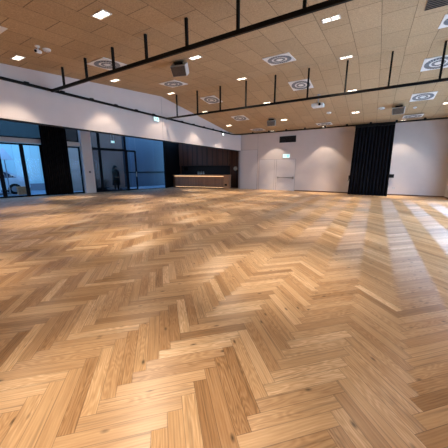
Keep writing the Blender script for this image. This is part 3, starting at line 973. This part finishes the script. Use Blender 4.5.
# grey facade opposite the smoked bays and blue clad facade opposite the tall bay
def facade(y0, y1, off, h, m, name, label):
    a = outer(y0, off); b = outer(y1, off)
    r = empty(name, (a.x, a.y, -0.06), (0, 0, RZ)); tag(r, label, 'building')
    L_ = (b - a).length
    m_ = MB(); m_.span((0, 0, 0), (L_, 0.3, h)); m_.build('wall', m, r)
    return r, L_
M_BLUEFAC = slat_mat('blue_cladding', (0.060, 0.072, 0.10), (0.080, 0.092, 0.125), 1.1, groove=1.35, gw=0.10)
M_GREYFAC = mat('grey_render', (0.60, 0.38, 0.28), 0.8, noise=0.06, nscale=1.5)
M_PALEFAC = slat_mat('pale_cladding', (0.60, 0.80, 0.76), (0.68, 0.90, 0.86), 0.50, groove=0.85, gw=0.06)
r, L_ = facade(11.6, 24.0, 3.2, 5.2, M_BLUEFAC, 'neighbour_building', 'blue clad building seen through the tall glass bay')
m_ = MB(); m_.span((0, -0.05, 1.25), (L_, 0, 1.32)); m_.build('ledge', M_DARKWALL, r)
r, L_ = facade(8.0, 13.0, 2.9, 5.2, M_GREYFAC, 'garden_wall', 'tall plain rendered garden wall behind the dark glass bays')
m_ = MB(); m_.span((0, -0.06, 1.45), (L_, -0.001, 1.50)); m_.build('ledge', M_GREY, r)
# pale building opposite the sliding doors
r, L_ = facade(5.6, 9.9, 5.6, 5.0, M_PALEFAC, 'pale_building', 'pale clad building outside the sliding doors')
m_ = MB(); m_.span((0, -0.02, 0), (L_, -0.001, 0.5)); m_.build('base', M_GREY, r)

r, L_ = facade(2.6, 5.25, 5.0, 3.9, mat('slate_render', (0.10, 0.12, 0.18), 0.8), 'garden_shed', 'dark slate shed outside at the left picture edge')
m_ = MB(); m_.span((-0.15, -0.25, 3.9), (L_ + 0.15, 0.4, 4.02)); m_.build('roof', M_GREY, r)
# car
def car():
    C0 = outer(4.7, 3.7)
    r = empty('parked_car', (C0.x, C0.y, -0.06), (0, 0, RZ)); tag(r, 'white car parked outside the sliding doors', 'car')
    paint = mat('white_car_paint', (0.62, 0.68, 0.72), 0.25)
    win = mat('car_window', (0.02, 0.04, 0.07), 0.1)
    pr_ = [(-2.1, 0.30), (-2.15, 0.62), (-1.95, 0.85), (-1.1, 0.95), (-0.45, 1.40), (1.1, 1.43), (1.75, 1.05), (2.1, 0.95), (2.15, 0.45), (2.05, 0.28)]
    m_ = MB(); m_.prism(pr_, -0.85, 0.85, 'Y'); m_.build('body', paint, r)
    gp = [(-0.95, 0.96), (-0.38, 1.34), (1.02, 1.36), (1.5, 1.03)]
    m_ = MB(); m_.prism(gp, -0.862, -0.851, 'Y'); m_.prism(gp, 0.851, 0.862, 'Y'); m_.build('side_window', win, r)
    for sx in (-1.35, 1.35):
        for sy in (-0.74, 0.74):
            m_ = MB(); m_.cyl((sx, sy - 0.13, 0.33), (sx, sy + 0.13, 0.33), 0.33, seg=24); w_ = m_.build('wheel', M_BLACK, r)
            m_ = MB(); m_.cyl((sx, sy - 0.135, 0.33), (sx, sy + 0.135, 0.33), 0.18, seg=16); m_.build('hub_cap', M_GREY, w_)
    m_ = MB(); m_.box((-2.1, 0.6, 0.68), (0.08, 0.3, 0.12)).box((-2.1, -0.6, 0.68), (0.08, 0.3, 0.12)); m_.build('headlight', M_WHITE, r)
car()
# crate
Cc = outer(6.30, 2.3)
r = empty('wooden_crate', Cc, (0, 0, RZ)); r.scale = (1.15, 1.15, 1.15); tag(r, 'small orange-brown wooden crate outside the sliding door', 'crate')
M_CR = mat('crate_wood', (0.55, 0.24, 0.10), 0.7, noise=0.2, nscale=12)
m_ = MB(); m_.box((0, 0, 0.20), (0.44, 0.36, 0.36)); m_.build('box', M_CR, r)
m_ = MB()
for z in (0.06, 0.20, 0.34): m_.box((0, -0.19, z), (0.48, 0.02, 0.09)).box((0, 0.19, z), (0.48, 0.02, 0.09))
m_.build('slat', M_CR, r)
m_ = MB(); m_.box((0, 0, 0.405), (0.50, 0.42, 0.04)); m_.build('lid', M_CR, r)
# parasol
Cc = outer(5.62, 1.7)
r = empty('garden_parasol', Cc); tag(r, 'pale pointed parasol outside at the left picture edge', 'parasol')
m_ = MB(); m_.cyl((0, 0, 0), (0, 0, 2.6), 0.025); m_.build('pole', M_GREY, r)
m_ = MB(); m_.cyl((0, 0, 2.05), (0, 0, 2.75), 0.42, 0.01, seg=8); m_.build('canopy', M_WHITE, r)
m_ = MB(); m_.cyl((0, 0, 0), (0, 0, 0.08), 0.24, seg=20); m_.build('base', M_GREY, r)

# dark shrubs behind the glass
M_LEAF = mat('dark_leaves', (0.03, 0.05, 0.035), 0.6, noise=0.4, nscale=10)
M_POT = mat('dark_planter', (0.03, 0.03, 0.035), 0.6)
for q, (y, hh, lb) in enumerate([(9.95, 0.75, 'dark leafy shrub in a planter outside beside the white pier'), (10.55, 0.62, 'lower dark leafy shrub in a planter outside, left of the standing figure')]):
    P = outer(y, 0.75 + 0.0)
    r = empty('potted_shrub', P); tag(r, lb, 'shrub', 'potted shrubs outside the dark glass')
    m_ = MB(); m_.box((0, 0, 0.16), (0.42, 0.42, 0.32), bev=0.02); m_.build('planter', M_POT, r)
    m_ = MB(); rnd = random.Random(q + 4)
    for i in range(260):
        a_ = rnd.uniform(0, 2 * math.pi); rr = 0.30 * math.sqrt(rnd.random()); z = 0.34 + rnd.random() * hh * (1 - rr)
        c = Vector((rr * math.cos(a_), rr * math.sin(a_), z))
        d = Vector((rnd.uniform(-1, 1), rnd.uniform(-1, 1), rnd.uniform(-0.3, 1))).normalized() * 0.07
        n_ = d.cross(Vector((0, 0, 1))).normalized() * 0.022
        vs = [m_.bm.verts.new(c), m_.bm.verts.new(c + d * 0.5 + n_), m_.bm.verts.new(c + d), m_.bm.verts.new(c + d * 0.5 - n_)]
        m_.bm.faces.new(vs)
    m_.build('foliage', M_LEAF, r)
    m_ = MB()
    for i in range(6): m_.cyl((0.04 * i - 0.1, 0, 0.32), (0.07 * i - 0.18, 0.05, 0.32 + hh * 0.7), 0.008, seg=5)
    m_.build('stem', M_POT, r)
# two low pale benches
for y, ln, lb in ((10.75, 0.45, 'short low pale slab bench outside left of the standing figure'), (11.72, 0.62, 'low pale slab bench outside right of the standing figure')):
    P = outer(y, 0.45)
    r = empty('slab_bench', P, (0, 0, RZ)); tag(r, lb, 'bench', 'low slab benches outside the dark glass')
    m_ = MB(); m_.box((0, 0, 0.225), (ln, 0.3, 0.08), bev=0.006); m_.build('seat', M_WHITE, r)
    for s in (-1, 1):
        m_ = MB(); m_.box((s * (ln / 2 - 0.06), 0, 0.092), (0.05, 0.26, 0.184)); m_.build('leg', M_GREY, r)

# ------------------------------------------------------------------ the person outside
def skin(name, verts, edges, radii, m, parent, root=0, sub=1):
    me = bpy.data.meshes.new(name)
    me.from_pydata(verts, edges, [])
    o = bpy.data.objects.new(name, me); COL.objects.link(o); o.parent = parent
    me.materials.append(m)
    md = o.modifiers.new('skin', 'SKIN')
    md.use_smooth_shade = True
    for i, v_ in enumerate(me.skin_vertices[0].data):
        rr = radii[i]
        v_.radius = (rr, rr) if isinstance(rr, (int, float)) else rr
        v_.use_root = (i == root)
    s_ = o.modifiers.new('sub', 'SUBSURF'); s_.levels = sub; s_.render_levels = sub
    return o
def person():
    P = outer(11.22, 0.55)
    r = empty('person', P, (0, 0, RZ + math.radians(20))); r.scale = (1.22, 1.22, 1.06)
    tag(r, 'person with long dark hair in a dark coat standing outside the glass', 'person')
    skinm = mat('skin', (0.50, 0.28, 0.20), 0.5)
    coat = mat('dark_coat', (0.014, 0.014, 0.018), 0.85, noise=0.2)
    hair = mat('dark_hair', (0.008, 0.006, 0.006), 0.5)
    V = [(0, 0, 0.90), (0, 0, 1.08), (0, 0.01, 1.28), (0, 0, 1.38), (0, -0.01, 1.44), (0, -0.02, 1.53), (0, -0.02, 1.60),
         (-0.09, 0, 0.84), (-0.10, -0.01, 0.47), (-0.10, 0.02, 0.08), (-0.10, -0.12, 0.035),
         (0.09, 0, 0.84), (0.10, -0.03, 0.47), (0.11, 0.0, 0.08), (0.12, -0.14, 0.035),
         (-0.17, 0, 1.33), (-0.21, -0.02, 1.06), (-0.17, -0.18, 0.92), (-0.13, -0.24, 0.93),
         (0.17, 0, 1.33), (0.22, 0.0, 1.06), (0.23, -0.05, 0.82), (0.23, -0.07, 0.74)]
    E_ = [(0, 1), (1, 2), (2, 3), (3, 4), (4, 5), (5, 6), (0, 7), (7, 8), (8, 9), (9, 10), (0, 11), (11, 12), (12, 13), (13, 14),
          (2, 15), (15, 16), (16, 17), (17, 18), (2, 19), (19, 20), (20, 21), (21, 22)]
    Rr = [(0.14, 0.11), (0.12, 0.09), (0.15, 0.10), (0.07, 0.06), 0.05, (0.075, 0.09), (0.07, 0.085),
          0.085, 0.06, 0.038, 0.035, 0.085, 0.06, 0.038, 0.035, 0.055, 0.042, 0.03, 0.028, 0.055, 0.042, 0.03, 0.028]
    b_ = skin('body', V, E_, Rr, skinm, r)
    for hand, c0, d0 in (('hand', Vector((-0.13, -0.24, 0.93)), Vector((0.5, -0.8, 0.1)).normalized()), ('hand', Vector((0.23, -0.07, 0.74)), Vector((0.0, -0.1, -1)).normalized())):
        side = Vector((0, 0, 1)) if abs(d0.z) < 0.5 else Vector((0, 1, 0))
        hv = [tuple(c0), tuple(c0 + d0 * 0.05)]; he = [(0, 1)]; hr = [0.026, 0.03]
        curl = d0.cross(side).normalized()
        for i, ln in enumerate((0.062, 0.074, 0.069, 0.052)):
            a0 = c0 + d0 * 0.07 + side * (i - 1.5) * 0.02
            k0 = len(hv)
            hv += [tuple(a0), tuple(a0 + d0 * ln * 0.5 + curl * 0.006), tuple(a0 + d0 * ln * 0.85 + curl * 0.025)]
            he += [(1, k0), (k0, k0 + 1), (k0 + 1, k0 + 2)]; hr += [0.0095, 0.0085, 0.007]
        k0 = len(hv)
        hv += [tuple(c0 + d0 * 0.03 + side * 0.035 + curl * 0.01), tuple(c0 + d0 * 0.06 + side * 0.05 + curl * 0.025)]
        he += [(0, k0), (k0, k0 + 1)]; hr += [0.011, 0.009]
        skin(hand, hv, he, hr, skinm, b_)
    # coat: a shaped shell over torso and thighs
    m_ = MB(); bm = m_.bm; seg = 20; rings = []
    for z, rx, ry in ((0.42, 0.25, 0.19), (0.60, 0.235, 0.175), (0.90, 0.20, 0.155), (1.08, 0.175, 0.135), (1.25, 0.21, 0.145), (1.36, 0.20, 0.13), (1.43, 0.09, 0.085), (1.46, 0.07, 0.075)):
        rings.append([bm.verts.new((rx * math.cos(2 * math.pi * i / seg), ry * math.sin(2 * math.pi * i / seg) * (1 + 0.04 * math.sin(i * 2.5)), z)) for i in range(seg)])
    for k_ in range(len(rings) - 1):
        for i in range(seg):
            j = (i + 1) % seg
            bm.faces.new((rings[k_][i], rings[k_][j], rings[k_ + 1][j], rings[k_ + 1][i]))
    m_.build('coat', coat, r, smooth=True)
    for pts, rad in (([(-0.17, 0, 1.35), (-0.21, -0.02, 1.06), (-0.17, -0.16, 0.93)], (0.068, 0.055, 0.042)), ([(0.17, 0, 1.35), (0.22, 0, 1.06), (0.23, -0.05, 0.83)], (0.068, 0.055, 0.042))):
        skin('sleeve', pts, [(0, 1), (1, 2)], rad, coat, r)
    for s, pts in ((-1, [(-0.095, 0, 0.86), (-0.10, -0.01, 0.47), (-0.10, 0.02, 0.09)]), (1, [(0.095, 0, 0.86), (0.10, -0.03, 0.47), (0.11, 0.0, 0.09)])):
        skin('trouser', pts, [(0, 1), (1, 2)], (0.10, 0.072, 0.055), coat, r)
    for x0, y0 in ((-0.10, -0.03), (0.115, -0.05)):
        m_ = MB(); m_.sphere((x0, y0 - 0.02, 0.042), 0.05, (0.95, 2.5, 0.82)); m_.build('shoe', M_BLACK, r, smooth=True)
    m_ = MB(); m_.sphere((0, 0.015, 1.59), 0.105, (0.95, 1.05, 1.08))
    m_.lathe([(0.06, 1.08), (0.13, 1.12), (0.125, 1.35), (0.10, 1.56)], c=(0, 0.075, 0), seg=14)
    m_.build('hair', hair, r, smooth=True)
    m_ = MB()
    for s in (-1, 1): m_.sphere((s * 0.03, -0.107, 1.565), 0.009)
    m_.build('eye', M_BLACK, b_)
    m_ = MB(); m_.prism([(-0.012, -0.10), (0.012, -0.10), (0.0, -0.135)], 1.53, 1.555, 'Z'); m_.build('nose', skinm, b_)
    m_ = MB(); m_.box((0, -0.106, 1.505), (0.035, 0.008, 0.008)); m_.build('mouth', mat('lips', (0.35, 0.12, 0.10), 0.5), b_)
person()
